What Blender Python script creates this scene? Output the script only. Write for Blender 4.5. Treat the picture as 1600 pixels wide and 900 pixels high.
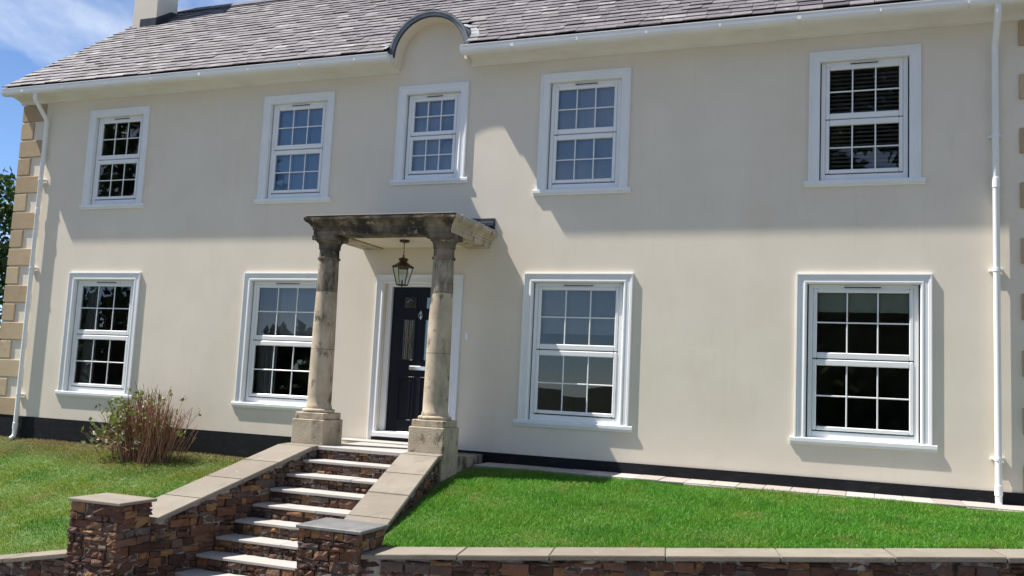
import bpy, bmesh, math, random
import numpy as np
from mathutils import Vector, Matrix
random.seed(7); RNG = np.random.default_rng(7)
for o in list(bpy.data.objects): bpy.data.objects.remove(o)
scn = bpy.context.scene
COL = scn.collection

# ------------------------------------------------------------------ camera
CAM = Vector((5.72355, -11.44, 1.08889))
AX_R = Vector((0.93477034, 0.35204315, 0.04764485)); AX_U = Vector((-0.00731516, -0.11501262, 0.9933371)); AX_F = Vector((-0.35517728, 0.92889058, 0.10493513))
FPX = 1417.25
cd = bpy.data.cameras.new('camera'); cam = bpy.data.objects.new('camera', cd); COL.objects.link(cam)
cd.sensor_fit = 'HORIZONTAL'; cd.sensor_width = 36.0; cd.lens = FPX/1600*36; cd.clip_start = .05; cd.clip_end = 3000
cam.matrix_world = Matrix(((AX_R.x, AX_U.x, -AX_F.x, CAM.x), (AX_R.y, AX_U.y, -AX_F.y, CAM.y), (AX_R.z, AX_U.z, -AX_F.z, CAM.z), (0, 0, 0, 1)))
scn.camera = cam
def to_px(P):
    d = Vector(P)-CAM; z = d.dot(AX_F)
    return (800+FPX*d.dot(AX_R)/z, 450-FPX*d.dot(AX_U)/z, z)

# ------------------------------------------------------------------ light, sky, exposure
SUN_TRAVEL = Vector((.6, .156, -1)).normalized()
TO_SUN = -SUN_TRAVEL
sun_el = math.asin(TO_SUN.z); sun_az = math.atan2(TO_SUN.x, TO_SUN.y)
sl = bpy.data.lights.new('sun', 'SUN'); sl.energy = 4.35; sl.angle = math.radians(.53); sl.color = (1, .94, .86)
so = bpy.data.objects.new('sun', sl); COL.objects.link(so); so.location = (-12, -8, 30)
so.rotation_euler = SUN_TRAVEL.to_track_quat('-Z', 'Y').to_euler()
world = bpy.data.worlds.new('World'); scn.world = world; world.use_nodes = True
wt = world.node_tree; wn = wt.nodes; wl = wt.links
for n in list(wn): wn.remove(n)
def N(t, typ, **k):
    n = t.nodes.new(typ)
    for a, v in k.items(): setattr(n, a, v)
    return n
w_out = N(wt, 'ShaderNodeOutputWorld'); w_bg = N(wt, 'ShaderNodeBackground'); w_bg.inputs['Strength'].default_value = .086
sky = N(wt, 'ShaderNodeTexSky', sky_type='NISHITA', sun_disc=False, sun_elevation=sun_el, sun_rotation=sun_az)
sky.altitude = 2500; sky.air_density = .85; sky.dust_density = .05; sky.ozone_density = 4.5
tc = N(wt, 'ShaderNodeTexCoord'); mp = N(wt, 'ShaderNodeMapping'); mp.inputs['Scale'].default_value = (1.6, 1.6, 4.2); mp.inputs['Location'].default_value = (2.2, .1, .2)
cn = N(wt, 'ShaderNodeTexNoise'); cn.inputs['Scale'].default_value = 1.7; cn.inputs['Detail'].default_value = 7; cn.inputs['Roughness'].default_value = .55; cn.inputs['Distortion'].default_value = .5
cr = N(wt, 'ShaderNodeValToRGB'); cr.color_ramp.elements[0].position = .46; cr.color_ramp.elements[1].position = .72
cr.color_ramp.elements[0].color = (0, 0, 0, 1); cr.color_ramp.elements[1].color = (.9, .9, .9, 1)
cm = N(wt, 'ShaderNodeMix', data_type='RGBA'); cm.inputs['B'].default_value = (6.2, 6.6, 7.1, 1)
wl.new(tc.outputs['Generated'], mp.inputs['Vector']); wl.new(mp.outputs[0], cn.inputs['Vector']); wl.new(cn.outputs['Fac'], cr.inputs['Fac'])
wl.new(cr.outputs['Color'], cm.inputs['Factor']); wl.new(sky.outputs[0], cm.inputs['A']); wl.new(cm.outputs['Result'], w_bg.inputs['Color']); wl.new(w_bg.outputs[0], w_out.inputs['Surface'])
vs = scn.view_settings; vs.view_transform = 'Standard'; vs.look = 'None'; vs.gamma = 1; vs.use_curve_mapping = False; vs.exposure = 1.03
scn.render.resolution_x, scn.render.resolution_y = 1024, 576

# ------------------------------------------------------------------ materials
MATS = {}
def lin(c): return (c[0], c[1], c[2], 1)
def material(name, stops, attr=None, attr_mix=.75, scale=6., detail=6, rough=.75, rough_var=0., bump=.15, bscale=70., bdist=.01, spec=.35, metal=0., stains=(), vec_scale=(1, 1, 1)):
    """stops: [(pos, rgb)] ramp over noise (mixed with a per-piece value 'rnd' when attr). stains: (rgb, scale, lo, hi, amount, stretch)"""
    m = bpy.data.materials.new(name); m.use_nodes = True; t = m.node_tree
    b = t.nodes['Principled BSDF']; L = t.links
    co = N(t, 'ShaderNodeTexCoord'); mpn = N(t, 'ShaderNodeMapping'); mpn.inputs['Scale'].default_value = vec_scale
    L.new(co.outputs['Object'], mpn.inputs['Vector'])
    nz = N(t, 'ShaderNodeTexNoise'); nz.inputs['Scale'].default_value = scale; nz.inputs['Detail'].default_value = detail
    L.new(mpn.outputs[0], nz.inputs['Vector'])
    fac = nz.outputs['Fac']
    if attr:
        at = N(t, 'ShaderNodeAttribute', attribute_name=attr); mx = N(t, 'ShaderNodeMix', data_type='FLOAT'); mx.inputs['Factor'].default_value = attr_mix
        L.new(nz.outputs['Fac'], mx.inputs['A']); L.new(at.outputs['Fac'], mx.inputs['B']); fac = mx.outputs['Result']
    rp = N(t, 'ShaderNodeValToRGB'); e = rp.color_ramp.elements
    while len(e) < len(stops): e.new(.5)
    for i, (p, c) in enumerate(stops): e[i].position = p; e[i].color = lin(c)
    L.new(fac, rp.inputs['Fac']); col = rp.outputs['Color']
    for (c, sc, lo, hi, amt, stretch) in stains:
        mp2 = N(t, 'ShaderNodeMapping'); mp2.inputs['Scale'].default_value = stretch; mp2.inputs['Location'].default_value = (3.1*sc, 1.7, .9*lo)
        L.new(co.outputs['Object'], mp2.inputs['Vector'])
        n2 = N(t, 'ShaderNodeTexNoise'); n2.inputs['Scale'].default_value = sc; n2.inputs['Detail'].default_value = 8; n2.inputs['Roughness'].default_value = .65
        L.new(mp2.outputs[0], n2.inputs['Vector'])
        mr = N(t, 'ShaderNodeMapRange'); mr.inputs['From Min'].default_value = lo; mr.inputs['From Max'].default_value = hi; mr.inputs['To Max'].default_value = amt
        L.new(n2.outputs['Fac'], mr.inputs['Value'])
        mc = N(t, 'ShaderNodeMix', data_type='RGBA'); mc.inputs['B'].default_value = lin(c)
        L.new(mr.outputs[0], mc.inputs['Factor']); L.new(col, mc.inputs['A']); col = mc.outputs['Result']
    L.new(col, b.inputs['Base Color'])
    b.inputs['Roughness'].default_value = rough; b.inputs['Specular IOR Level'].default_value = spec; b.inputs['Metallic'].default_value = metal
    if rough_var:
        mr = N(t, 'ShaderNodeMapRange'); mr.inputs['To Min'].default_value = rough-rough_var; mr.inputs['To Max'].default_value = rough+rough_var
        L.new(nz.outputs['Fac'], mr.inputs['Value']); L.new(mr.outputs[0], b.inputs['Roughness'])
    if bump:
        nb = N(t, 'ShaderNodeTexNoise'); nb.inputs['Scale'].default_value = bscale; nb.inputs['Detail'].default_value = 5
        L.new(mpn.outputs[0], nb.inputs['Vector'])
        bp = N(t, 'ShaderNodeBump'); bp.inputs['Strength'].default_value = bump; bp.inputs['Distance'].default_value = bdist
        L.new(nb.outputs['Fac'], bp.inputs['Height']); L.new(bp.outputs[0], b.inputs['Normal'])
    MATS[name] = m; return m
U1 = (1, 1, 1)
material('render_cream', [(.3, (.725, .655, .55)), (.7, (.785, .71, .60))], scale=1.3, rough=.85, bump=.12, bscale=35, bdist=.006, spec=.2,
         stains=[((.665, .575, .45), .9, .52, .75, .35, (1, 1, .6)), ((.58, .52, .43), 5., .56, .8, .28, (2.5, 1, .3)), ((.84, .77, .66), 2.2, .55, .75, .3, (1, 1, 1))])
material('white_paint', [(.3, (.78, .79, .80)), (.7, (.83, .84, .85))], scale=3, rough=.4, bump=.04, bscale=20, spec=.45, stains=[((.62, .63, .62), 7., .6, .85, .25, (1, 1, .5))])
material('upvc_white', [(.3, (.80, .81, .82)), (.7, (.84, .85, .86))], scale=3, rough=.28, bump=0, spec=.5)
material('gutter_white', [(.3, (.80, .80, .80)), (.7, (.86, .86, .86))], scale=2.5, rough=.35, bump=.03, bscale=15, stains=[((.5, .49, .45), 5., .6, .8, .3, (.6, 1, 3))])
material('soffit_white', [(.3, (.76, .75, .72)), (.7, (.82, .81, .77))], scale=2, rough=.55, bump=.03, bscale=15, stains=[((.52, .45, .33), 2.5, .52, .75, .35, (.5, 1, 1))])
material('plinth_black', [(.3, (.007, .008, .010)), (.7, (.012, .013, .016))], scale=4, rough=.7, spec=.2, bump=.15, bscale=40, stains=[((.05, .045, .038), 7., .54, .8, .6, (1, 1, 2.5))])
material('slate', [(.0, (.066, .06, .066)), (.3, (.115, .105, .115)), (.6, (.16, .147, .158)), (.86, (.205, .19, .20)), (1., (.38, .365, .365))], attr='rnd', attr_mix=.8, scale=9, rough=.66, rough_var=.1, bump=.35, bscale=30, bdist=.008, spec=.3,
         stains=[((.50, .49, .47), 3.6, .60, .68, .8, (1, 2.2, 2.2)), ((.30, .29, .22), 1.2, .56, .75, .3, (1, 1, 1))])
material('roof_felt', [(.3, (.02, .02, .022)), (.7, (.03, .03, .032))], rough=.9)
material('lead', [(.3, (.14, .155, .18)), (.7, (.25, .27, .30))], scale=5, rough=.5, rough_var=.12, bump=.15, bscale=14, spec=.5, stains=[((.42, .43, .44), 6, .58, .78, .5, (1, 1, 1))])
material('lead_dark', [(.3, (.02, .024, .033)), (.7, (.05, .055, .07))], scale=6, rough=.45, bump=.1, bscale=20)
material('sandstone', [(.25, (.36, .30, .22)), (.55, (.47, .40, .30)), (.8, (.54, .47, .36))], scale=4.5, rough=.85, bump=.5, bscale=45, bdist=.008, spec=.2,
         stains=[((.15, .125, .095), 3.4, .53, .70, .65, (1, 1, .4)), ((.045, .042, .036), 6.5, .56, .66, .8, (1, 1, .6)), ((.50, .47, .38), 8, .60, .70, .5, (1, 1, 1))])
material('mottled_stone', [(.25, (.26, .22, .165)), (.55, (.36, .31, .235)), (.8, (.46, .40, .31))], scale=5, rough=.88, bump=.55, bscale=45, bdist=.009, spec=.2,
         stains=[((.055, .05, .042), 3.6, .42, .56, .85, (1.3, 1.3, .45)), ((.48, .44, .36), 7, .58, .66, .7, (1, 1, .7))])
material('crusted_stone', [(.25, (.08, .07, .055)), (.5, (.16, .135, .10)), (.75, (.32, .26, .19))], scale=4.5, rough=.9, bump=.6, bscale=40, bdist=.01, spec=.2,
         stains=[((.028, .026, .024), 4.2, .42, .58, .85, (1, 1, .8)), ((.40, .36, .28), 9, .60, .68, .75, (1, 1, 1))])
material('quoin_stone', [(.15, (.39, .295, .185)), (.5, (.475, .365, .235)), (.85, (.54, .43, .29))], attr='rnd', attr_mix=.6, scale=5, rough=.85, bump=.35, bscale=50, spec=.2, stains=[((.22, .17, .11), 5, .55, .75, .4, (1, 1, 1))])
material('coping_stone', [(.15, (.185, .16, .128)), (.5, (.225, .20, .165)), (.85, (.27, .242, .20))], attr='rnd', attr_mix=.35, scale=3.5, rough=.85, bump=.3, bscale=45, spec=.2, stains=[((.14, .125, .09), 4, .54, .72, .55, (1, 1, 1)), ((.40, .37, .31), 11, .60, .72, .4, (1, 1, 1))])
material('cap_slate', [(.2, (.11, .115, .12)), (.8, (.19, .19, .19))], scale=5, rough=.6, bump=.3, bscale=40, stains=[((.27, .26, .23), 5, .55, .72, .6, (1, 1, 1))])
material('tread_stone', [(.2, (.35, .335, .315)), (.8, (.44, .42, .40))], scale=4, rough=.75, bump=.25, bscale=40, stains=[((.2, .19, .17), 4, .58, .75, .5, (1, 1, 1))])
material('wall_stone', [(.0, (.042, .029, .024)), (.25, (.09, .048, .035)), (.45, (.145, .072, .047)), (.62, (.115, .094, .086)), (.8, (.20, .10, .056)), (.94, (.29, .175, .078)), (1., (.32, .22, .10))], attr='rnd', attr_mix=.82, scale=9, rough=.85, bump=.7, bscale=38, bdist=.014, spec=.25,
         stains=[((.33, .31, .29), 6, .64, .71, .65, (1, 1, 1.6)), ((.03, .024, .02), 5, .54, .7, .6, (1, 1, 2)), ((.12, .10, .05), 3, .58, .72, .4, (1, 1, 1))])
material('mortar', [(.38, (.045, .036, .03)), (.48, (.11, .095, .08)), (.57, (.33, .31, .28)), (.8, (.46, .44, .40))], scale=7, rough=.95, bump=.6, bscale=55, bdist=.012, spec=.1)
material('path_pavers', [(.2, (.30, .265, .24)), (.5, (.38, .345, .315)), (.8, (.46, .425, .40))], attr='rnd', attr_mix=.5, scale=9, rough=.85, bump=.3, bscale=50, stains=[((.25, .22, .19), 3, .55, .75, .5, (1, 1, 1))])
material('soil', [(.3, (.05, .11, .018)), (.7, (.085, .125, .03))], scale=12, rough=.95, bump=.5, bscale=50)
material('gravel', [(.3, (.15, .135, .115)), (.7, (.23, .21, .18))], scale=20, rough=.9, bump=.4, bscale=120)
material('field', [(.3, (.014, .021, .007)), (.7, (.028, .036, .012))], scale=.05, rough=.95, bump=0)
material('door_paint', [(.3, (.006, .008, .014)), (.7, (.009, .011, .018))], rough=.42, bump=.03, bscale=30, spec=.2)
material('chrome', [(.3, (.65, .66, .68)), (.7, (.75, .76, .78))], rough=.15, bump=0, metal=1.)
material('copper', [(.25, (.045, .033, .020)), (.6, (.10, .066, .038)), (.85, (.17, .11, .06))], scale=14, rough=.45, bump=.1, metal=.6)
material('room_paint', [(.3, (.48, .46, .45)), (.7, (.55, .53, .52))], rough=.9, bump=0)
material('bark_red', [(.2, (.19, .085, .055)), (.8, (.42, .235, .15))], attr='rnd', attr_mix=.7, rough=.8, bump=0)
material('bark', [(.2, (.05, .04, .03)), (.8, (.11, .09, .065))], scale=5, rough=.9, bump=.5, bscale=20)
material('blind_cream', [(.3, (.34, .37, .385)), (.7, (.40, .43, .445))], scale=3, rough=.9, bump=.05, bscale=60)
material('blind_sky_tinted', [(.3, (.34, .50, .74)), (.7, (.40, .57, .80))], scale=3.5, rough=.9, bump=.05, bscale=60, vec_scale=(3, 1, .6))  # pale blind fabric; the panes' blue sky reflection is put into its colour
material('blind_green', [(.3, (.40, .48, .42)), (.7, (.46, .54, .48))], scale=3, rough=.9, bump=.05, bscale=60)
material('slat_brown', [(.3, (.30, .275, .26)), (.7, (.36, .33, .31))], scale=6, rough=.5, bump=0)
material('curtain_grey', [(.3, (.30, .32, .33)), (.7, (.38, .40, .41))], scale=2, rough=.95, bump=0)
material('petal_dry', [(.2, (.45, .43, .26)), (.8, (.62, .60, .44))], attr='rnd', attr_mix=.7, rough=.8, bump=0)
def leafmat(name, stops, trans=.35, patch=None, patch_at=None):
    m = material(name, stops, attr='rnd', attr_mix=.7, scale=2.2, rough=.5, bump=0, spec=.35)
    t = m.node_tree; b = t.nodes['Principled BSDF']; L = t.links; src = b.inputs['Base Color'].links[0].from_socket
    if patch:
        for (c, sc, lo, hi, amt, seed) in patch:
            co = N(t, 'ShaderNodeTexCoord'); mp = N(t, 'ShaderNodeMapping'); mp.inputs['Location'].default_value = (seed, seed*.7, 0)
            n2 = N(t, 'ShaderNodeTexNoise'); n2.inputs['Scale'].default_value = sc; n2.inputs['Detail'].default_value = 5; n2.inputs['Roughness'].default_value = .6
            mr = N(t, 'ShaderNodeMapRange'); mr.inputs['From Min'].default_value = lo; mr.inputs['From Max'].default_value = hi; mr.inputs['To Max'].default_value = amt
            mc = N(t, 'ShaderNodeMix', data_type='RGBA'); mc.inputs['B'].default_value = lin(c)
            L.new(co.outputs['Object'], mp.inputs[0]); L.new(mp.outputs[0], n2.inputs['Vector']); L.new(n2.outputs['Fac'], mr.inputs['Value']); L.new(mr.outputs[0], mc.inputs['Factor']); L.new(src, mc.inputs['A']); src = mc.outputs['Result']
    L.new(src, b.inputs['Base Color'])
    tr = N(t, 'ShaderNodeBsdfTranslucent'); mx = N(t, 'ShaderNodeMixShader'); mx.inputs[0].default_value = trans
    L.new(src, tr.inputs['Color']); L.new(b.outputs[0], mx.inputs[1]); L.new(tr.outputs[0], mx.inputs[2]); L.new(mx.outputs[0], t.nodes['Material Output'].inputs['Surface'])
    return m
leafmat('grass_lush', [(.15, (.058, .21, .016)), (.5, (.10, .31, .024)), (.85, (.155, .38, .04)), (1., (.28, .40, .11))], .4, [((.19, .32, .035), 1.1, .5, .7, .6, 3.), ((.05, .17, .02), 1.7, .52, .7, .5, 9.), ((.30, .30, .08), 2.6, .57, .70, .7, 21.), ((.24, .30, .06), .55, .5, .66, .5, 33.)])
leafmat('grass_dry', [(.15, (.13, .215, .014)), (.5, (.195, .29, .024)), (.85, (.26, .33, .045)), (1., (.40, .36, .13))], .4, [((.065, .215, .018), .9, .46, .58, .9, 5.), ((.32, .24, .07), 1.3, .52, .66, .75, 1.)])
leafmat('grass_straw', [(.15, (.20, .155, .06)), (.6, (.34, .27, .12)), (1., (.46, .38, .20))], .25)
leafmat('leaf_tree', [(.1, (.018, .045, .010)), (.6, (.045, .095, .018)), (1., (.09, .14, .03))], .3)
leafmat('leaf_bush', [(.1, (.06, .10, .025)), (.5, (.13, .18, .04)), (.8, (.25, .27, .075)), (1., (.40, .40, .17))], .35)
def glassmat(name, tint, ior, rough=.0):
    m = bpy.data.materials.new(name); m.use_nodes = True; t = m.node_tree; L = t.links; t.nodes.remove(t.nodes['Principled BSDF'])
    f = N(t, 'ShaderNodeFresnel'); f.inputs['IOR'].default_value = ior
    g = N(t, 'ShaderNodeBsdfGlossy'); g.inputs['Roughness'].default_value = rough; g.inputs['Color'].default_value = (.95, .97, 1, 1)
    tr = N(t, 'ShaderNodeBsdfTransparent'); tr.inputs['Color'].default_value = lin(tint); mx = N(t, 'ShaderNodeMixShader')
    co = N(t, 'ShaderNodeTexCoord'); nz = N(t, 'ShaderNodeTexNoise'); nz.inputs['Scale'].default_value = 1.6; nz.inputs['Detail'].default_value = 1
    bp = N(t, 'ShaderNodeBump'); bp.inputs['Strength'].default_value = .06; bp.inputs['Distance'].default_value = .02
    L.new(co.outputs['Object'], nz.inputs['Vector']); L.new(nz.outputs['Fac'], bp.inputs['Height']); L.new(bp.outputs[0], g.inputs['Normal'])
    L.new(f.outputs[0], mx.inputs[0]); L.new(tr.outputs[0], mx.inputs[1]); L.new(g.outputs[0], mx.inputs[2]); L.new(mx.outputs[0], t.nodes['Material Output'].inputs['Surface'])
    MATS[name] = m
glassmat('window_glass', (.90, .93, .92), 1.75)
glassmat('lantern_glass', (.80, .85, .80), 1.5)
glassmat('door_glass', (.5, .53, .53), 2.1, .12)

# ------------------------------------------------------------------ mesh helpers (mesh coordinates are world coordinates)
class MB:
    def __init__(s): s.v = []; s.f = []; s.a = []; s.m = []
    def face(s, pts, a=.5, mi=0):
        i = len(s.v); s.v += [tuple(p) for p in pts]; s.f.append(tuple(range(i, i+len(pts)))); s.a.append(a); s.m.append(mi)
    def mesh(s, verts, faces, a=.5, mi=0):
        i = len(s.v); s.v += [tuple(p) for p in verts]
        for f in faces: s.f.append(tuple(j+i for j in f)); s.a.append(a); s.m.append(mi)
    def box(s, x0, x1, y0, y1, z0, z1, a=.5, b=0.):
        if b <= 0:
            V = [(x, y, z) for x in (x0, x1) for y in (y0, y1) for z in (z0, z1)]
            s.mesh(V, [(0, 1, 3, 2), (4, 6, 7, 5), (0, 4, 5, 1), (2, 3, 7, 6), (0, 2, 6, 4), (1, 5, 7, 3)], a); return
        bm = bmesh.new(); bmesh.ops.create_cube(bm, size=1)
        for v in bm.verts: v.co = Vector(((x0+x1)/2+v.co.x*(x1-x0), (y0+y1)/2+v.co.y*(y1-y0), (z0+z1)/2+v.co.z*(z1-z0)))
        bmesh.ops.bevel(bm, geom=list(bm.edges), offset=b, segments=1, affect='EDGES')
        bm.verts.index_update(); s.mesh([v.co[:] for v in bm.verts], [[v.index for v in f.verts] for f in bm.faces], a); bm.free()
    def hexa(s, V, a=.5):  # 8 points: bottom quad ccw, top quad ccw
        s.mesh(V, [(3, 2, 1, 0), (4, 5, 6, 7), (0, 1, 5, 4), (1, 2, 6, 5), (2, 3, 7, 6), (3, 0, 4, 7)], a)
    def tube(s, pts, r, n=8, a=.5, caps=True):
        pts = [Vector(p) for p in pts]; rs = r if isinstance(r, (list, tuple)) else [r]*len(pts); i0 = len(s.v); up = None
        for k, p in enumerate(pts):
            d = (pts[min(k+1, len(pts)-1)]-pts[max(k-1, 0)]).normalized()
            if up is None: up = Vector((0, 0, 1)) if abs(d.z) < .9 else Vector((1, 0, 0))
            x = d.cross(up).normalized(); up = x.cross(d).normalized()
            for j in range(n):
                t = 2*math.pi*j/n; s.v.append(tuple(p+(x*math.cos(t)+up*math.sin(t))*rs[k]))
        for k in range(len(pts)-1):
            for j in range(n):
                q = i0+k*n; j2 = (j+1) % n; s.f.append((q+j, q+j2, q+n+j2, q+n+j)); s.a.append(a); s.m.append(0)
        if caps:
            s.f.append(tuple(i0+j for j in reversed(range(n)))); s.a.append(a); s.m.append(0)
            q = i0+(len(pts)-1)*n; s.f.append(tuple(q+j for j in range(n))); s.a.append(a); s.m.append(0)
    def lathe(s, cx, cy, prof, n=32, a=.5):
        i0 = len(s.v)
        for (r, z) in prof:
            for j in range(n): t = 2*math.pi*j/n; s.v.append((cx+r*math.cos(t), cy+r*math.sin(t), z))
        for k in range(len(prof)-1):
            for j in range(n):
                q = i0+k*n; j2 = (j+1) % n; s.f.append((q+j, q+j2, q+n+j2, q+n+j)); s.a.append(a); s.m.append(0)
        s.f.append(tuple(i0+j for j in reversed(range(n)))); s.a.append(a); s.m.append(0)
        q = i0+(len(prof)-1)*n; s.f.append(tuple(q+j for j in range(n))); s.a.append(a); s.m.append(0)
    def extrude_x(s, prof, x0, x1, a=.5):  # prof: closed (y,z)
        n = len(prof); V = [(x0, y, z) for y, z in prof]+[(x1, y, z) for y, z in prof]
        s.mesh(V, [(j, (j+1) % n, n+(j+1) % n, n+j) for j in range(n)]+[tuple(reversed(range(n))), tuple(range(n, 2*n))], a)
    def build(s, name, mat, parent=None, smooth=False, fix=True):
        me = bpy.data.meshes.new(name); me.from_pydata(s.v, [], s.f)
        for mm in ([mat] if isinstance(mat, str) else mat): me.materials.append(MATS[mm])
        at = me.attributes.new('rnd', 'FLOAT', 'FACE'); at.data.foreach_set('value', np.array(s.a, dtype=np.float32))
        if any(s.m): me.polygons.foreach_set('material_index', np.array(s.m, dtype=np.int32))
        if fix:
            bm = bmesh.new(); bm.from_mesh(me); bmesh.ops.recalc_face_normals(bm, faces=bm.faces); bm.to_mesh(me); bm.free()
        if smooth:
            me.polygons.foreach_set('use_smooth', [True]*len(me.polygons))
            try: me.set_sharp_from_angle(angle=math.radians(40))
            except Exception: pass
        return link(bpy.data.objects.new(name, me), parent)
def link(o, parent=None):
    COL.objects.link(o)
    if parent is not None:
        o.parent = parent
        if parent.type == 'EMPTY': o.location = -parent.location
    return o
def tag(o, label=None, cat=None, group=None, kind=None):
    for k, v in (('label', label), ('category', cat), ('group', group), ('kind', kind)):
        if v: o[k] = v
    return o
def thing(name, loc, label, cat, group=None):
    o = bpy.data.objects.new(name, None); COL.objects.link(o); o.location = loc; o.empty_display_size = .2
    return tag(o, label, cat, group)
def one(name, mat, parent, fn, smooth=False, fix=True):
    b = MB(); fn(b); return b.build(name, mat, parent, smooth, fix)
rn = random.uniform

def rough_block(b, O, Ux, Vz, Nn, u0, u1, v0, v1, depth, a, lump=.008, top=None):
    """rubble stone on a wall face: O origin, Ux/Vz in-plane axes, Nn outward; front is a jittered grid whose rim rolls back"""
    nu, nv = 3, 2
    P = []
    for j in range(nv+1):
        for i in range(nu+1):
            u = u0+(u1-u0)*i/nu; v = v0+(v1-v0)*j/nv
            edge = i in (0, nu) or j in (0, nv)
            if edge: u += rn(-.007, .006); v += rn(-.006, .006)
            d = depth-(rn(.006, .014) if edge else 0)+rn(-lump, lump)
            if 0 < i < nu: u += rn(-.01, .01)
            P.append(O+Ux*u+Vz*v+Nn*d)
    q = lambda i, j: j*(nu+1)+i
    F = [(q(i, j), q(i+1, j), q(i+1, j+1), q(i, j+1)) for j in range(nv) for i in range(nu)]
    rim = [q(i, 0) for i in range(nu+1)]+[q(nu, j) for j in range(1, nv+1)]+[q(i, nv) for i in range(nu-1, -1, -1)]+[q(0, j) for j in range(nv-1, 0, -1)]
    k = len(P)
    for r in rim:
        p = P[r]; P.append(p-Nn*((p-O).dot(Nn)+.03))
    n = len(rim)
    F += [(rim[i], k+i, k+(i+1) % n, rim[(i+1) % n]) for i in range(n)]
    b.mesh(P, F, a)
def rubble(parent, O, Ux, Nn, length, z0, z1, depth=.03, topfn=None, botfn=None, hmin=.04, hmax=.11, wmin=.12, wmax=.40, name='stone', pale=0.):
    """fills a vertical wall face with separate stones"""
    O = Vector(O); Ux = Vector(Ux).normalized(); Nn = Vector(Nn).normalized(); Vz = Vector((0, 0, 1)); J = .007; n = 0
    cells = []
    def split(ua, ub, va, vb):
        w, h = ub-ua, vb-va
        if (h > hmax*rn(.85, 1.1) or (h > hmin*1.8 and w < wmax and random.random() < .12)) and not w > h*5.5:
            c = va+h*rn(.36, .64); split(ua, ub, va, c); split(ua, ub, c, vb); return
        if w > max(wmin*1.2, min(wmax*rn(.6, 1.1), h*rn(2., 4.6))):
            c = ua+w*rn(.34, .66); split(ua, c, va, vb); split(c, ub, va, vb); return
        cells.append((ua, ub, va, vb))
    u = 0
    while u < length-1e-6:
        ub = min(u+rn(.55, 1.0), length); 
        if length-ub < .3: ub = length
        v = z0
        while v < z1-1e-6:
            vb = min(v+rn(.2, .34), z1)
            if z1-vb < .1: vb = z1
            split(u, ub, v, vb); v = vb
        u = ub
    for (ua, ub, pa, pb) in cells:
        if topfn:
            t = min(topfn(ua), topfn(ub))
            if pa > t-.02: continue
            pb = min(pb, t)
        if botfn and pb < botfn((ua+ub)/2): continue
        J = rn(.004, .011)
        if pb-pa < .026 or ub-ua < .03: continue
        b = MB(); rough_block(b, O, Ux, Vz, Nn, ua+J, ub-J, pa+J*.8, pb-J*.8, depth+rn(-.014, .018), random.random(), lump=.011)
        b.build(name, 'wall_stone', parent); n += 1
    return n

# ================================================================== SETTING
road = MB()
road_z = lambda x, y: -1.27+.055*(x+1.5)-.05*(y+4.8)
road.face([(-40, -4.0, road_z(-40, -4)), (-40, -16, road_z(-40, -16)), (40, -16, road_z(40, -16)), (40, -4.0, road_z(40, -4))])
# the drive is cut back behind the retaining walls; it only needs to reach the foot of the steps
tag(road.build('driveway', 'gravel', None, fix=False), kind='structure', label='grey gravel driveway at the foot of the retaining wall')
gr = MB()
gr.face([(-900, -900, -4), (900, -900, -4), (900, 900, -4), (-900, 900, -4)])
gr.hexa([(-60, -60, -4.2), (60, -60, -4.2), (60, -15.99, -4.2), (-60, -15.99, -4.2), (-60, -60, -3.6), (60, -60, .6), (60, -15.99, 2.5), (-60, -15.99, -2.6)])
tag(gr.build('ground', 'field', None), kind='structure', label='wide green fields around the house')

# retaining wall lines (front edge of coping)
PX0, PX1, PYF, PYB, PZ = 1.03, 1.67, -4.27, -3.79, -.26
RA = Vector((1.67, -4.25, -.463)); RB = Vector((9.0, -2.83, .085)); RW = .42
LA = Vector((-1.67, -4.25, -.815)); LB = Vector((-9.5, -5.2, -2.1))
def lawn_right(x, y):
    t = (x-RA.x)/(RB.x-RA.x); yb = RA.y+RW+(RB.y-RA.y)*t; zb = RA.z+(RB.z-RA.z)*t-.012
    s = min(max((y-yb)/(-.5-yb), 0), 1.); s2 = s*(1.15-.15*s)
    return zb+(-.005-zb)*s2
def lawn_left(x, y):
    t = (x-LA.x)/(LB.x-LA.x); yb = LA.y+RW+(LB.y-LA.y)*t; zb = LA.z+(LB.z-LA.z)*t-.015
    s = min(max((y-yb)/(-.0-yb), 0), 1.); s2 = s**.85
    return zb+(-.19-zb)*s2
def sheet(name, x0, x1, nx, yfun0, yfun1, ny, zf, mat, label):
    b = MB(); V = []; F = []
    for i in range(nx+1):
        x = x0+(x1-x0)*i/nx
        for j in range(ny+1):
            y = yfun0(x)+(yfun1(x)-yfun0(x))*j/ny; V.append((x, y, zf(x, y)))
    for i in range(nx):
        for j in range(ny): q = i*(ny+1)+j; F.append((q, q+ny+1, q+ny+2, q+1))
    b.mesh(V, F); return tag(b.build(name, mat, None, True), kind='structure', label=label)
yR = lambda x: RA.y+RW-.03+(RB.y-RA.y)*(x-RA.x)/(RB.x-RA.x)
yL = lambda x: LA.y+RW-.03+(LB.y-LA.y)*(x-LA.x)/(LB.x-LA.x)
sheet('lawn', 1.0, 9.0, 50, yR, lambda x: -.47, 20, lawn_right, 'soil', 'earth under the lush lawn right of the steps')
sheet('lawn', -9.5, -1.0, 50, yL, lambda x: .02 if x > -7.9 else 3, 20, lawn_left, 'soil', 'earth under the patchy lawn left of the steps')
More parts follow.
